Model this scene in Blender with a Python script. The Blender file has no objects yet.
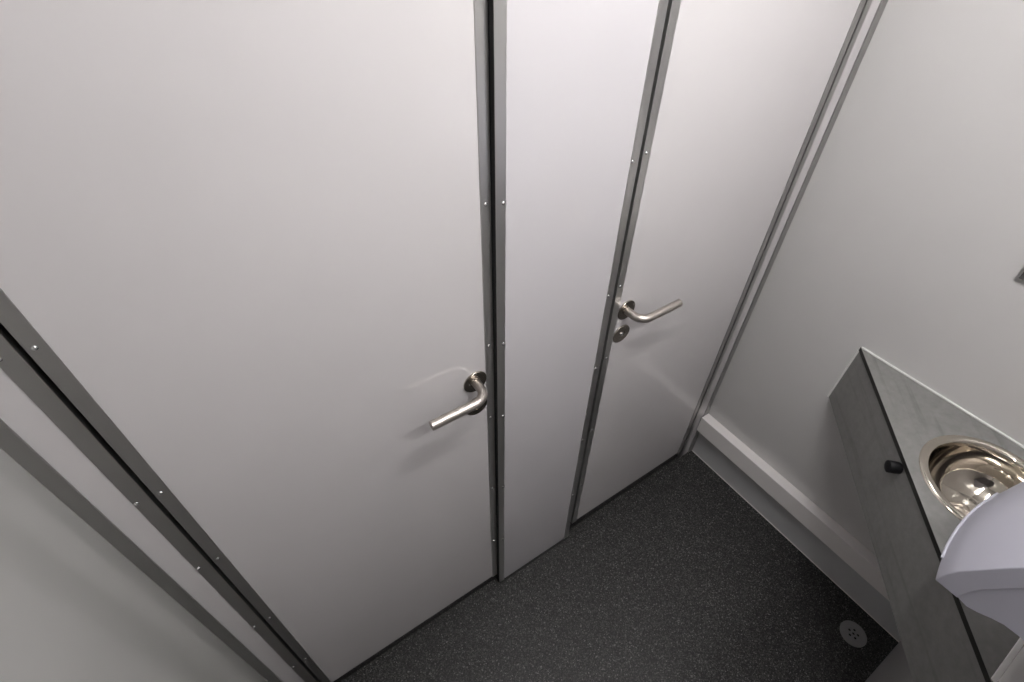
import bpy, bmesh, math
from mathutils import Vector, Matrix

S = bpy.context.scene
COL = S.collection
PI = math.pi

# ------------------------------------------------------------------ helpers
def new_mat(name, base=(.8, .8, .8), rough=.5, metal=0.0, spec=.5):
    m = bpy.data.materials.new(name); m.use_nodes = True
    b = m.node_tree.nodes['Principled BSDF']
    b.inputs['Base Color'].default_value = (*base, 1)
    b.inputs['Roughness'].default_value = rough
    b.inputs['Metallic'].default_value = metal
    b.inputs['Specular IOR Level'].default_value = spec
    return m, m.node_tree.nodes, m.node_tree.links, b

def add_noise_bump(m, scale, strength, dist=.001, detail=2, stretch=None):
    N, L = m.node_tree.nodes, m.node_tree.links
    b = N['Principled BSDF']
    tc = N.new('ShaderNodeTexCoord'); nz = N.new('ShaderNodeTexNoise'); bp = N.new('ShaderNodeBump')
    nz.inputs['Scale'].default_value = scale; nz.inputs['Detail'].default_value = detail
    bp.inputs['Strength'].default_value = strength; bp.inputs['Distance'].default_value = dist
    if stretch:
        mp = N.new('ShaderNodeMapping'); mp.inputs['Scale'].default_value = stretch
        L.new(tc.outputs['Object'], mp.inputs['Vector']); L.new(mp.outputs['Vector'], nz.inputs['Vector'])
    else:
        L.new(tc.outputs['Object'], nz.inputs['Vector'])
    L.new(nz.outputs['Fac'], bp.inputs['Height']); L.new(bp.outputs['Normal'], b.inputs['Normal'])
    return nz

def box_bm(x0, x1, y0, y1, z0, z1, bevel=0, seg=2):
    bm = bmesh.new()
    vs = [bm.verts.new((x, y, z)) for x in (x0, x1) for y in (y0, y1) for z in (z0, z1)]
    for f in ((0,1,3,2),(4,6,7,5),(0,4,5,1),(2,3,7,6),(0,2,6,4),(1,5,7,3)):
        bm.faces.new([vs[i] for i in f])
    bmesh.ops.recalc_face_normals(bm, faces=bm.faces)
    if bevel:
        bmesh.ops.bevel(bm, geom=list(bm.edges), offset=bevel, segments=seg, profile=.5, affect='EDGES')
    return bm

def prism_bm(poly, z0, z1, bevel=0):
    bm = bmesh.new()
    a = [bm.verts.new((x, y, z0)) for x, y in poly]; b = [bm.verts.new((x, y, z1)) for x, y in poly]
    n = len(poly)
    bm.faces.new(a[::-1]); bm.faces.new(b)
    for i in range(n): bm.faces.new((a[i], a[(i+1) % n], b[(i+1) % n], b[i]))
    bmesh.ops.recalc_face_normals(bm, faces=bm.faces)
    if bevel: bmesh.ops.bevel(bm, geom=list(bm.edges), offset=bevel, segments=2, profile=.5, affect='EDGES')
    return bm

def lathe_bm(prof, seg=64, M=None, close_ends=True):
    """profile [(r, h)...] turned around local +Z"""
    bm = bmesh.new(); rings = []
    for r, h in prof:
        if r < 1e-7: rings.append([bm.verts.new((0, 0, h))])
        else: rings.append([bm.verts.new((r*math.cos(2*PI*i/seg), r*math.sin(2*PI*i/seg), h)) for i in range(seg)])
    for a, b in zip(rings, rings[1:]):
        for i in range(seg):
            j = (i+1) % seg
            if len(a) == 1 and len(b) == 1: continue
            if len(a) == 1: bm.faces.new((a[0], b[j], b[i]))
            elif len(b) == 1: bm.faces.new((a[i], a[j], b[0]))
            else: bm.faces.new((a[i], a[j], b[j], b[i]))
    if close_ends:
        for r in (rings[0], rings[-1]):
            if len(r) > 1: bm.faces.new(r)
    bmesh.ops.recalc_face_normals(bm, faces=bm.faces)
    if M is not None: bmesh.ops.transform(bm, matrix=M, verts=bm.verts)
    return bm

def tube_bm(path, r, seg=24, chamfer=.001):
    """solid round bar swept along a path (list of Vector)"""
    bm = bmesh.new(); rings = []
    path = [Vector(p) for p in path]
    up = Vector((0, 0, 1)); n = len(path)
    def ring(c, t, rr):
        s = t.cross(up)
        if s.length < 1e-4: s = t.cross(Vector((1, 0, 0)))
        s.normalize(); u = s.cross(t).normalized()
        return [bm.verts.new(c + s*rr*math.cos(2*PI*i/seg) + u*rr*math.sin(2*PI*i/seg)) for i in range(seg)]
    for i, p in enumerate(path):
        t = (path[min(i+1, n-1)] - path[max(i-1, 0)]).normalized()
        if i == n-1:
            rings.append(ring(p - t*chamfer, t, r)); rings.append(ring(p, t, r-chamfer))
        elif i == 0:
            rings.append(ring(p, t, r-chamfer)); rings.append(ring(p + t*chamfer, t, r))
        else: rings.append(ring(p, t, r))
    for a, b in zip(rings, rings[1:]):
        for i in range(seg):
            j = (i+1) % seg; bm.faces.new((a[i], a[j], b[j], b[i]))
    bm.faces.new(rings[0][::-1]); bm.faces.new(rings[-1])
    bmesh.ops.recalc_face_normals(bm, faces=bm.faces)
    return bm

def obj(name, bm, mat, parent=None, smooth=None):
    me = bpy.data.meshes.new(name); bm.to_mesh(me); bm.free()
    for m in (mat if isinstance(mat, (list, tuple)) else [mat]): me.materials.append(m)
    if smooth is not None:
        me.polygons.foreach_set('use_smooth', [True]*len(me.polygons))
        me.set_sharp_from_angle(angle=math.radians(smooth))
    o = bpy.data.objects.new(name, me); COL.objects.link(o)
    if parent: o.parent = parent
    return o

def empty(name, label=None, cat=None, kind=None, group=None):
    o = bpy.data.objects.new(name, None); COL.objects.link(o); o.empty_display_size = .05
    return tag(o, label, cat, kind, group)

def tag(o, label=None, cat=None, kind=None, group=None):
    if label: o['label'] = label
    if cat: o['category'] = cat
    if kind: o['kind'] = kind
    if group: o['group'] = group
    return o

def carve(o, cutter_bms):
    """subtract closed shapes from an object's mesh, keeping only the finished mesh"""
    cs = []
    for bm in cutter_bms:
        me = bpy.data.meshes.new('c'); bm.to_mesh(me); bm.free()
        c = bpy.data.objects.new('c', me); COL.objects.link(c); cs.append(c)
        md = o.modifiers.new('b', 'BOOLEAN'); md.operation = 'DIFFERENCE'; md.object = c; md.solver = 'EXACT'
    dg = bpy.context.evaluated_depsgraph_get(); dg.update()
    me = bpy.data.meshes.new_from_object(o.evaluated_get(dg), depsgraph=dg)
    o.modifiers.clear(); old = o.data; o.data = me; me.name = o.name
    for c in cs:
        m = c.data; bpy.data.objects.remove(c); bpy.data.meshes.remove(m)
    bpy.data.meshes.remove(old)

# ------------------------------------------------------------------ materials
def panel_mat(name, col, rough, scale=9, amp=.02):
    m, N, L, b = new_mat(name, col, rough, 0, .5)
    tc = N.new('ShaderNodeTexCoord'); nz = N.new('ShaderNodeTexNoise'); mix = N.new('ShaderNodeMix')
    nz.inputs['Scale'].default_value = scale; nz.inputs['Detail'].default_value = 3
    mix.data_type = 'RGBA'
    mix.inputs['A'].default_value = (*[c*(1-amp) for c in col], 1); mix.inputs['B'].default_value = (*[min(1, c*(1+amp)) for c in col], 1)
    L.new(tc.outputs['Object'], nz.inputs['Vector']); L.new(nz.outputs['Fac'], mix.inputs['Factor'])
    L.new(mix.outputs['Result'], b.inputs['Base Color'])
    return m
M_PANEL = panel_mat('white_laminate', (.62, .597, .605), .09)
M_MID = panel_mat('cool_white_laminate', (.60, .580, .602), .10)
for _m in (M_PANEL, M_MID): _m.node_tree.nodes['Principled BSDF'].inputs['Specular IOR Level'].default_value = .62
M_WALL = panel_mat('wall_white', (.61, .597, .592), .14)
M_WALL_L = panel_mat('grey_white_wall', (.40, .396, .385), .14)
M_CEIL = panel_mat('ceiling_white', (.52, .52, .51), .6)
M_DUCT = panel_mat('white_pvc', (.87, .835, .825), .3)
M_SKIRT = panel_mat('grey_white_skirting', (.60, .60, .61), .4)

M_ALU, _, _, _ = new_mat('anodised_aluminium', (.62, .615, .605), .29, .90)
M_ALU2, _, _, _ = new_mat('matt_aluminium', (.42, .415, .405), .42, 1.0)
M_RIVET, _, _, _ = new_mat('rivet_aluminium', (.8, .8, .8), .25, 1.0)
M_BLACK, _, _, _ = new_mat('black_rubber_and_shade', (.012, .012, .012), .6, 0, .3)  # rubber joints, and the shade put into gaps and drain holes
add_noise_bump(M_BLACK, 300, .1)
M_KNOB, _, _, _ = new_mat('black_plastic', (.005, .005, .006), .4, 0, .3)
M_EDGE, _, _, _ = new_mat('black_laminate_core', (.014, .014, .012), .45, 0, .4)
M_SEAL, _, _, _ = new_mat('white_silicone', (.85, .85, .83), .3)
M_DRAIN, _, _, _ = new_mat('grey_drain_plastic', (.26, .26, .26), .45)
add_noise_bump(M_DRAIN, 200, .08)
M_DISP, _, _, _ = new_mat('lilac_white_plastic', (.41, .405, .465), .32)
add_noise_bump(M_DISP, 400, .03, .0003)

def brushed(name, col, rough):
    m, N, L, b = new_mat(name, col, rough, 1.0)
    return m
M_STEEL = brushed('brushed_steel', (.54, .495, .46), .38)
M_ROSE = brushed('steel_dark_reflection', (.40, .36, .32), .24)  # darker copy of the handle steel; dark floor reflection put into the colour
M_POLISH, _, _, _ = new_mat('polished_steel', (.62, .57, .50), .07, 1.0)

# speckled dark safety vinyl
M_FLOOR, N, L, b = new_mat('speckled_black_vinyl', (.02, .02, .02), .5, 0, .35)
tc = N.new('ShaderNodeTexCoord')
vo = N.new('ShaderNodeTexVoronoi'); vo.inputs['Scale'].default_value = 370
rp = N.new('ShaderNodeValToRGB')
sep = N.new('ShaderNodeSeparateColor')
L.new(tc.outputs['Object'], vo.inputs['Vector']); L.new(vo.outputs['Color'], sep.inputs['Color'])
L.new(sep.outputs['Red'], rp.inputs['Fac'])
rp.color_ramp.interpolation = 'CONSTANT'
e = rp.color_ramp.elements
e[0].position = 0; e[0].color = (.016, .016, .016, 1)
e[1].position = .45; e[1].color = (.035, .034, .034, 1)
for p, c in ((.72, .060), (.90, .10), (.97, .18)):
    k = e.new(p); k.color = (c, c*.97, c*.94, 1)
L.new(rp.outputs['Color'], b.inputs['Base Color'])
nz = N.new('ShaderNodeTexNoise'); nz.inputs['Scale'].default_value = 260
bp = N.new('ShaderNodeBump'); bp.inputs['Strength'].default_value = .25; bp.inputs['Distance'].default_value = .001
L.new(tc.outputs['Object'], nz.inputs['Vector']); L.new(nz.outputs['Fac'], bp.inputs['Height']); L.new(bp.outputs['Normal'], b.inputs['Normal'])

# concrete look laminate with faint long streaks running along the vanity front
M_CONC, N, L, b = new_mat('concrete_laminate', (.2, .2, .2), .42, 0, .4)
tc = N.new('ShaderNodeTexCoord')
mp1 = N.new('ShaderNodeMapping'); mp1.inputs['Rotation'].default_value = (0, 0, -math.radians(44.4)); mp1.vector_type = 'POINT'
L.new(tc.outputs['Object'], mp1.inputs['Vector'])
mp2 = N.new('ShaderNodeMapping'); mp2.inputs['Scale'].default_value = (1.6, 34, 30); L.new(mp1.outputs['Vector'], mp2.inputs['Vector'])
n1 = N.new('ShaderNodeTexNoise'); n1.inputs['Scale'].default_value = 1.0; n1.inputs['Detail'].default_value = 4
L.new(mp2.outputs['Vector'], n1.inputs['Vector'])
n2 = N.new('ShaderNodeTexNoise'); n2.inputs['Scale'].default_value = 45; n2.inputs['Detail'].default_value = 8; n2.inputs['Roughness'].default_value = .7
L.new(tc.outputs['Object'], n2.inputs['Vector'])
r1 = N.new('ShaderNodeValToRGB'); r1.color_ramp.elements[0].position = .33; r1.color_ramp.elements[0].color = (.74, .74, .74, 1)
r1.color_ramp.elements[1].position = .43; r1.color_ramp.elements[1].color = (1, 1, 1, 1)
L.new(n1.outputs['Fac'], r1.inputs['Fac'])
r2 = N.new('ShaderNodeValToRGB'); r2.color_ramp.elements[0].position = .3; r2.color_ramp.elements[0].color = (.188, .186, .181, 1)
r2.color_ramp.elements[1].position = .7; r2.color_ramp.elements[1].color = (.244, .239, .232, 1)
L.new(n2.outputs['Fac'], r2.inputs['Fac'])
mx = N.new('ShaderNodeMix'); mx.data_type = 'RGBA'; mx.blend_type = 'MULTIPLY'; mx.inputs['Factor'].default_value = .8
L.new(r2.outputs['Color'], mx.inputs['A']); L.new(r1.outputs['Color'], mx.inputs['B'])
L.new(mx.outputs['Result'], b.inputs['Base Color'])

def emit(name, strength, col=(1, .985, .97)):
    m = bpy.data.materials.new(name); m.use_nodes = True
    b = m.node_tree.nodes['Principled BSDF']
    b.inputs['Base Color'].default_value = (.9, .9, .9, 1)
    b.inputs['Emission Color'].default_value = (*col, 1); b.inputs['Emission Strength'].default_value = strength
    return m
M_LAMP = emit('lamp_diffuser', 126)
M_LAMP2 = emit('wall_lamp_diffuser', 88)
M_HOUS, _, _, _ = new_mat('lamp_housing', (.8, .8, .8), .4)

# ------------------------------------------------------------------ dimensions (metres)
XL, XR = -1.546, .100          # side walls
YN = -.875                     # wall behind the camera, carrying vanity and dispenser
ZC = 2.34                      # ceiling
TOP = 2.32

def structure(name, bm, mat, label, cat, parent=None):
    o = obj(name, bm, mat, parent)
    return tag(o, label, cat, 'structure')

# ------------------------------------------------------------------ room shell
structure('floor', box_bm(XL-.05, XR+.05, YN-.05, .12, -.05, 0), M_FLOOR, 'black floor with fine pale speckles', 'floor')
structure('ceiling', box_bm(XL-.05, XR+.05, YN-.05, .12, ZC, ZC+.05), M_CEIL, 'white ceiling over the washroom', 'ceiling')
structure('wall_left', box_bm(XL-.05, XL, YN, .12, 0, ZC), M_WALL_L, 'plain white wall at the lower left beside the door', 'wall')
structure('wall_right', box_bm(XR, XR+.05, YN, .12, 0, ZC), M_WALL, 'plain white wall on the right behind the vanity', 'wall')
structure('wall_near', box_bm(XL-.05, XR+.05, YN-.05, YN, 0, ZC), M_WALL, 'white wall behind the vanity at bottom right', 'wall')
structure('gap_shade_backing', box_bm(XL, XR, .07, .11, 0, ZC), M_BLACK, 'black backing added for the shade in the gaps beside the doors', 'wall')  # black sheet added behind the doors, its colour stands for shade in the gaps

RZ = [.310, .611, .910, 1.135, 1.437, 1.738, 2.038]
rivet_mesh = None
def rivet(x, y, z, parent):
    global rivet_mesh
    if rivet_mesh is None:
        bm = lathe_bm([(.0036, -.0004), (.0036, .0004), (.0031, .0013), (.0018, .0019), (0, .0021)], 16, Matrix.Rotation(PI/2, 4, 'X'))
        o = obj('rivet', bm, M_RIVET, parent, 50); rivet_mesh = o.data
    else:
        o = bpy.data.objects.new('rivet', rivet_mesh); COL.objects.link(o); o.parent = parent
    o.location = (x, y, z)

def strip(x0, x1, y0, y1, z0, z1, parent, rx=None, mat=None):
    s = obj('edge_strip', box_bm(x0, x1, y0, y1, z0, z1, .0008), mat or M_ALU, parent)
    if rx is not None:
        for z in RZ: rivet(rx, y0+.0002, z, s)
    return s

def lever_handle(parent, x, z, sgn):
    """round bar lever on a round rose; sgn is the side the lever points to"""
    r = .0097; reach = .051; bend = .029; length = .1255
    P = [Vector((x, 0.0, z)), Vector((x, -.012, z)), Vector((x, -(reach-bend), z))]
    for i in range(1, 13):
        a = PI/2*i/12
        P.append(Vector((x + sgn*bend*(1-math.cos(a)), -(reach-bend) - bend*math.sin(a), z)))
    P.append(Vector((x + sgn*(length*.6), -reach, z))); P.append(Vector((x + sgn*length, -reach, z)))
    h = obj('handle', tube_bm(P, r, 32, .0008), M_STEEL, parent, 40)
    h['label'] = 'brushed steel lever handle'
    M = Matrix.Translation((x, 0, z)) @ Matrix.Rotation(PI/2, 4, 'X')
    obj('rose', lathe_bm([(.0266, 0), (.0266, .0022), (.0260, .0030), (.0120, .0030), (.0115, .0050), (r-.001, .0050)], 48, M), M_ROSE, h, 35)
    return h

def lock_rose(parent, x, z):
    M = Matrix.Translation((x, 0, z)) @ Matrix.Rotation(PI/2, 4, 'X')
    l = obj('lock_rose', lathe_bm([(.0262, 0), (.0262, .0022), (.0256, .0030), (.0105, .0030), (.0105, .0024), (0, .0024)], 48, M), M_ROSE, parent, 35)
    l['label'] = 'round steel lock rose below the handle'
    obj('lock_pin', lathe_bm([(.0050, .002), (.0050, .0042), (.0042, .0050), (0, .0050)], 24, M), M_RIVET, l, 35)
    return l

# ------------------------------------------------------------------ left door
d = tag(empty('door_1'), 'wide white door on the left with lever handle pointing left', 'door', 'structure')
obj('door_leaf', box_bm(-1.452, -.881, 0, .03, .054, TOP-.06, .0012), M_PANEL, d)
strip(-.8893, -.8705, -.0016, .0316, .050, TOP-.06, d, -.8805)
strip(-1.4632, -1.4437, -.0016, .0316, .052, TOP-.06, d, -1.4550, M_ALU2)
lever_handle(d, -.9150, 1.0505, -1)
lock_rose(d, -.9150, .9744)

# ------------------------------------------------------------------ right door
d = tag(empty('door_2'), 'white door on the right with lever handle pointing right and lock', 'door', 'structure')
obj('door_leaf', box_bm(-.541, .006, 0, .03, .060, TOP-.06, .0012), M_PANEL, d)
strip(-.5494, -.5296, -.0016, .0316, .056, TOP-.06, d, -.5408)
strip(-.0052, .0142, -.0016, .0316, .050, TOP-.06, d, None, M_ALU2)
lever_handle(d, -.5042, 1.0500, 1)
lock_rose(d, -.5046, .9744)

# ------------------------------------------------------------------ fixed pieces between and beside the doors
w = tag(empty('wall_middle'), 'narrow white fixed panel between the two doors', 'wall', 'structure')
PF = -.0116
obj('panel', box_bm(-.861, -.579, PF, .03, .004, ZC, .0008), M_MID, w)
strip(-.8692, -.8503, PF-.0014, .03, .003, ZC, w, -.8553)
obj('gap_shade_strip', box_bm(-.8699, -.8692, PF-.0006, .034, .003, ZC), M_BLACK, w)  # thin black sheet added over the panel's side to darken the gap
strip(-.5893, -.5705, PF-.0014, .03, .003, ZC, w, -.5853)
obj('floor_joint', box_bm(-.8685, -.5715, PF-.0065, .028, .0, .0035), M_BLACK, w)['label'] = 'black joint line at the floor'

t = tag(empty('trim_1'), 'slim white upright beside the left door with grey metal edges', 'trim', 'structure')
obj('upright', box_bm(-1.530, -1.486, 0, .03, 0, ZC, .0008), M_PANEL, t)
strip(-1.4910, -1.4696, -.0016, .0316, 0, ZC, t, -1.4868, M_ALU2)
obj('corner_strip', box_bm(XL, -1.5257, -.004, .03, 0, ZC, .0012), M_ALU2, t)

t = tag(empty('trim_2'), 'slim white upright in the right corner with grey metal edges', 'trim', 'structure')
obj('upright', box_bm(.036, .082, 0, .03, 0, ZC, .0008), M_PANEL, t)
strip(.0200, .0388, -.0016, .0316, 0, ZC, t, None, M_ALU2)
obj('corner_strip', box_bm(.0752, XR, -.003, .03, 0, ZC, .0012), M_ALU2, t)

t = tag(empty('trim_3'), 'dark speckled sill on the floor under the doors', 'sill', 'structure')
obj('sill', box_bm(-1.4696, -.8695, .006, .06, 0, .047, .001), M_FLOOR, t)
obj('sill', box_bm(-.5705, .0200, .006, .06, 0, .047, .001), M_FLOOR, t)

# the boxed ledge along the right wall and the skirting under it
t = obj('pipe_casing', box_bm(.0613, XR, YN, -.0035, .169, .2485, .0022, 3), M_DUCT)
tag(t, 'white boxed pipe casing running along the foot of the right wall', 'pipe casing')
t = structure('baseboard_right', box_bm(.0975, XR, YN+.003, -.004, .0, .169, .0008), M_SKIRT, 'grey skirting under the white boxed casing on the right wall', 'baseboard')
obj('floor_bead', box_bm(.0955, .0976, YN, -.004, 0, .0035, .0006), M_DUCT, t)['label'] = 'thin pale sealing bead along the floor'

# ------------------------------------------------------------------ corner vanity
ZT = .8632
A = Vector((XR, -.3150)); dv = Vector((-.7150, -.6992)).normalized(); nv = Vector((dv.y, -dv.x))
if nv.y < 0: nv = -nv
tN = (YN - A.y)/dv.y
Fp = A + dv*tN
BC = Vector((-.0742, -.7076)); BR = .1352
v = tag(empty('corner_vanity'), 'grey concrete-look triangular corner vanity with black-edged top', 'vanity')
v.location = (0, 0, 0)
bm = prism_bm([(XR, A.y), (Fp.x, YN), (XR, YN)], ZT-.0125, ZT)
for f in bm.faces: f.material_index = 0 if f.normal.z > .5 else 1
top = obj('worktop', bm, [M_CONC, M_EDGE], v)
carve(top, [lathe_bm([(BR-.012, ZT-.05), (BR-.012, ZT+.02)], 96, Matrix.Translation((BC.x, BC.y, 0)))])
# apron set just under the front edge
o1 = A - nv*.002; o2 = Fp - nv*.002
def on_wall(p, x=None, y=None):
    s = ((x-p.x)/dv.x) if x is not None else ((y-p.y)/dv.y)
    return p + dv*s
q1 = on_wall(A - nv*.002, x=XR); q2 = on_wall(A - nv*.002, y=YN)
q3 = on_wall(A - nv*.014, y=YN); q4 = on_wall(A - nv*.014, x=XR)
ap = obj('apron', prism_bm([q1, q2, q3, q4], .6575, ZT-.0125), M_CONC, v)
# black round knob on the apron
kp = A + dv*.368 - nv*.002
M = Matrix.Translation((kp.x, kp.y, .8365)) @ Vector((nv.x, nv.y, 0)).to_track_quat('Z', 'Y').to_matrix().to_4x4()
obj('knob', lathe_bm([(.0120, 0), (.0140, .004), (.0144, .022), (.0138, .0255), (.0115, .0266), (0, .0266)], 40, M), M_KNOB, v, 40)['label'] = 'short black round knob'
# white silicone along both walls
obj('sealant', prism_bm([(XR-.0045, A.y-.006), (XR, A.y-.001), (XR, YN), (XR-.0045, YN)], ZT, ZT+.0045, .001), M_SEAL, v)['label'] = 'white silicone joint along the right wall'
obj('sealant', prism_bm([(Fp.x+.005, YN), (Fp.x+.009, YN+.0075), (XR-.0045, YN+.0075), (XR-.0045, YN)], ZT, ZT+.0055, .001), M_SEAL, v)['label'] = 'white silicone joint along the near wall'
obj('sealant', prism_bm([(XR, A.y+.0030), (XR, A.y-.0020), (XR-.0025, A.y+.0012)], .6575, ZT-.0125), M_SEAL, v)['label'] = 'thin white silicone joint beside the apron'

# ------------------------------------------------------------------ basin let into the vanity top
bs = tag(empty('wash_basin'), 'round polished steel wash basin let into the grey vanity top', 'basin')
M = Matrix.Translation((BC.x, BC.y, ZT))
R = BR
prof = [(R-.004, .0), (R, .0006), (R-.0008, .0022), (R-.004, .0034), (R-.011, .0036), (R-.0165, .0030), (R-.0195, .0005), (R-.0215, -.006)]
R0 = R-.0215; DEP = .104
for i in range(1, 25):                       # steep side turning into a gently dished bottom
    a = i/24*PI/2*.965
    prof.append((max(R0*math.cos(a)**.80, .0265), -.006 - DEP*math.sin(a)**.95))
prof += [(.0255, -.006-DEP-.001), (.012, -.006-DEP-.003), (0, -.006-DEP-.003)]
bw = lathe_bm(prof, 128, M, close_ends=False)
bmesh.ops.recalc_face_normals(bw, faces=bw.faces)
bowl = obj('bowl', bw, M_POLISH, bs, 50)
obj('drain', lathe_bm([(.0275, -.1100), (.0275, -.1075), (.0250, -.1065), (.0190, -.1065), (.0170, -.1095), (.0060, -.1095), (.0060, -.1080), (0, -.1078)], 48, M), M_STEEL, bs, 40)

# ------------------------------------------------------------------ towel dispenser on the near wall
dp = tag(empty('towel_dispenser'), 'lilac-white plastic towel dispenser with curved front above the grey vanity', 'dispenser')
ZB = 1.05; DX0, DX1 = -.543, -.254; XC = (DX0+DX1)/2; HW = (DX1-DX0)/2
prof = [(-.7155, 1.050), (-.7180, 1.076), (-.7226, 1.094), (-.7370, 1.130), (-.7495, 1.160), (-.7660, 1.196), (-.7850, 1.232), (-.8080, 1.266), (-.8330, 1.292), (-.8560, 1.308), (-.8735, 1.314)]
def bow(x): return .0215*(1-((x-XC)/HW)**2)
def shell(x0, x1, front, back, z_lift=0, bowed=True, nx=24):
    """solid lofted in x; the front follows the profile, the back is the same profile set back"""
    bm = bmesh.new(); rows = []
    for i in range(nx+1):
        x = x0 + (x1-x0)*i/nx
        f = [bm.verts.new((x, max(YN, y + front + (bow(x)*(1-(z-ZB)/.30) if bowed else 0)), z + z_lift)) for y, z in prof]
        bk = [bm.verts.new((x, max(YN, y + back), z + z_lift if back > -.5 else z)) for y, z in prof]
        rows.append((f, bk))
    n = len(prof)
    for (f0, b0), (f1, b1) in zip(rows, rows[1:]):
        for k in range(n-1):
            bm.faces.new((f0[k], f1[k], f1[k+1], f0[k+1])); bm.faces.new((b0[k], b0[k+1], b1[k+1], b1[k]))
        bm.faces.new((f0[0], b0[0], b1[0], f1[0])); bm.faces.new((f0[-1], f1[-1], b1[-1], b0[-1]))
    for f, bk, fl in ((*rows[0], 0), (*rows[-1], 1)):
        for k in range(n-1):
            q = (f[k], f[k+1], bk[k+1], bk[k]); bm.faces.new(q if not fl else q[::-1])
    bmesh.ops.remove_doubles(bm, verts=bm.verts, dist=1e-5)
    bmesh.ops.recalc_face_normals(bm, faces=bm.faces)
    return bm
c = obj('cover', shell(DX0, DX1, 0, -.031), M_DISP, dp, 35)
md = c.modifiers.new('bevel', 'BEVEL'); md.width = .0035; md.segments = 3; md.limit_method = 'ANGLE'; md.angle_limit = math.radians(50)
def extrude_yz(poly, x0, x1):
    bm = bmesh.new()
    a = [bm.verts.new((x0, y, z)) for y, z in poly]; b = [bm.verts.new((x1, y, z)) for y, z in poly]
    n = len(poly)
    bm.faces.new(a); bm.faces.new(b[::-1])
    for k in range(n): bm.faces.new((a[k], b[k], b[(k+1) % n], a[(k+1) % n]))
    bmesh.ops.recalc_face_normals(bm, faces=bm.faces)
    return bm
inner = [(max(YN, y-.0305), z) for y, z in prof if y-.0305 > YN] + [(YN, 1.311)]
under = [(YN, 1.062), (-.840, 1.066), (-.812, 1.067), (-.7975, 1.066), (-.785, 1.060), (-.772, 1.0515), (-.760, 1.0465)]
obj('body', extrude_yz(inner + under, DX0+.0022, DX1-.0022), M_DISP, dp, 35)
# raised lip along the lower front edge
P = []
for i in range(25):
    x = -.502 + (.195)*i/24
    P.append(Vector((x, -.7155 + bow(x) + .0005, ZB+.003)))
obj('lip', tube_bm(P, .0022, 12, .0004), M_DISP, dp, 60)

# ------------------------------------------------------------------ mirror on the right wall (only its corner is in view)
mr = tag(empty('wall_mirror'), 'dark grey corner of a flat fitting on the right wall above the basin', 'mirror')
obj('frame', box_bm(XR-.006, XR, -.872, -.4812, 1.1995, 1.75, .001), M_ALU, mr)
M_GL, _, _, _ = new_mat('mirror_glass', (.5, .5, .5), .03, 1.0)
obj('glass', box_bm(XR-.0068, XR-.0058, -.868, -.4865, 1.2055, 1.745), M_GL, mr)

# ------------------------------------------------------------------ floor drain
fd = tag(empty('floor_drain'), 'round grey floor drain with a ring of small holes by the right wall', 'drain')
dc = obj('cover', lathe_bm([(.0400, 0), (.0400, .0012), (.0385, .0030), (.0, .0040)], 64), M_DRAIN, fd, 40)
cut = []
for i in range(6):
    if i == 0: cx, cy = 0, 0
    else:
        a = 2*PI*i/5 + .3; cx, cy = .0135*math.cos(a), .0135*math.sin(a)
    cut.append(lathe_bm([(.0042, -.002), (.0042, .01)], 20, Matrix.Translation((cx, cy, 0))))
carve(dc, cut)
fd.location = (-.0025, -.7790, 0)
obj('hole_shade_disc', lathe_bm([(.022, .0002), (.022, .0006), (0, .0006)], 40), M_BLACK, fd)['label'] = 'flat black disc for the shade under the holes'  # flat disc; the dark depth of the holes is put into its colour

# ------------------------------------------------------------------ lights of the room (above the frame)
def lamp(name, label, cat, house, diff, mat):
    l = tag(empty(name), label, cat)
    obj('housing', box_bm(*house, .003), M_HOUS, l)
    obj('diffuser', box_bm(*diff, .004), mat, l)
lamp('ceiling_light', 'slim light fixed along the middle of the ceiling', 'ceiling light',
     (-.89, -.33, -.49, -.43, ZC-.030, ZC), (-.88, -.34, -.474, -.446, ZC-.048, ZC-.029), M_LAMP)
lamp('wall_light', 'long slim light fixed high on the wall above the vanity', 'wall light',
     (-1.01, -.29, YN, YN+.060, 2.160, 2.200), (-1.0, -.30, YN+.018, YN+.046, 2.152, 2.161), M_LAMP2)

W = bpy.data.worlds.new('World'); S.world = W; W.use_nodes = True
W.node_tree.nodes['Background'].inputs['Color'].default_value = (.02, .02, .02, 1)

# ------------------------------------------------------------------ camera
cam = bpy.data.cameras.new('Camera'); co = bpy.data.objects.new('Camera', cam); COL.objects.link(co)
right = Vector((0.8316385483471498, -0.5551959935471689, 0.011607482596045937))
down = Vector((-0.3776979420124049, -0.5808367298141139, -0.7210915045252164))
fwd = right.cross(down).normalized()
up = -down
rot = Matrix((right, up, -fwd)).transposed()
co.matrix_world = Matrix.Translation((-1.2532, -.6218, 1.8412)) @ rot.to_4x4()
cam.sensor_width = 36; cam.sensor_fit = 'HORIZONTAL'
cam.lens = 522.88/1024*36
cam.shift_x = (512-511.1)/1024; cam.shift_y = (341.14-341)/1024
cam.clip_start = .01
S.camera = co

S.view_settings.view_transform = 'Standard'; S.view_settings.look = 'None'
S.view_settings.exposure = .06; S.view_settings.gamma = 1; S.view_settings.use_curve_mapping = False
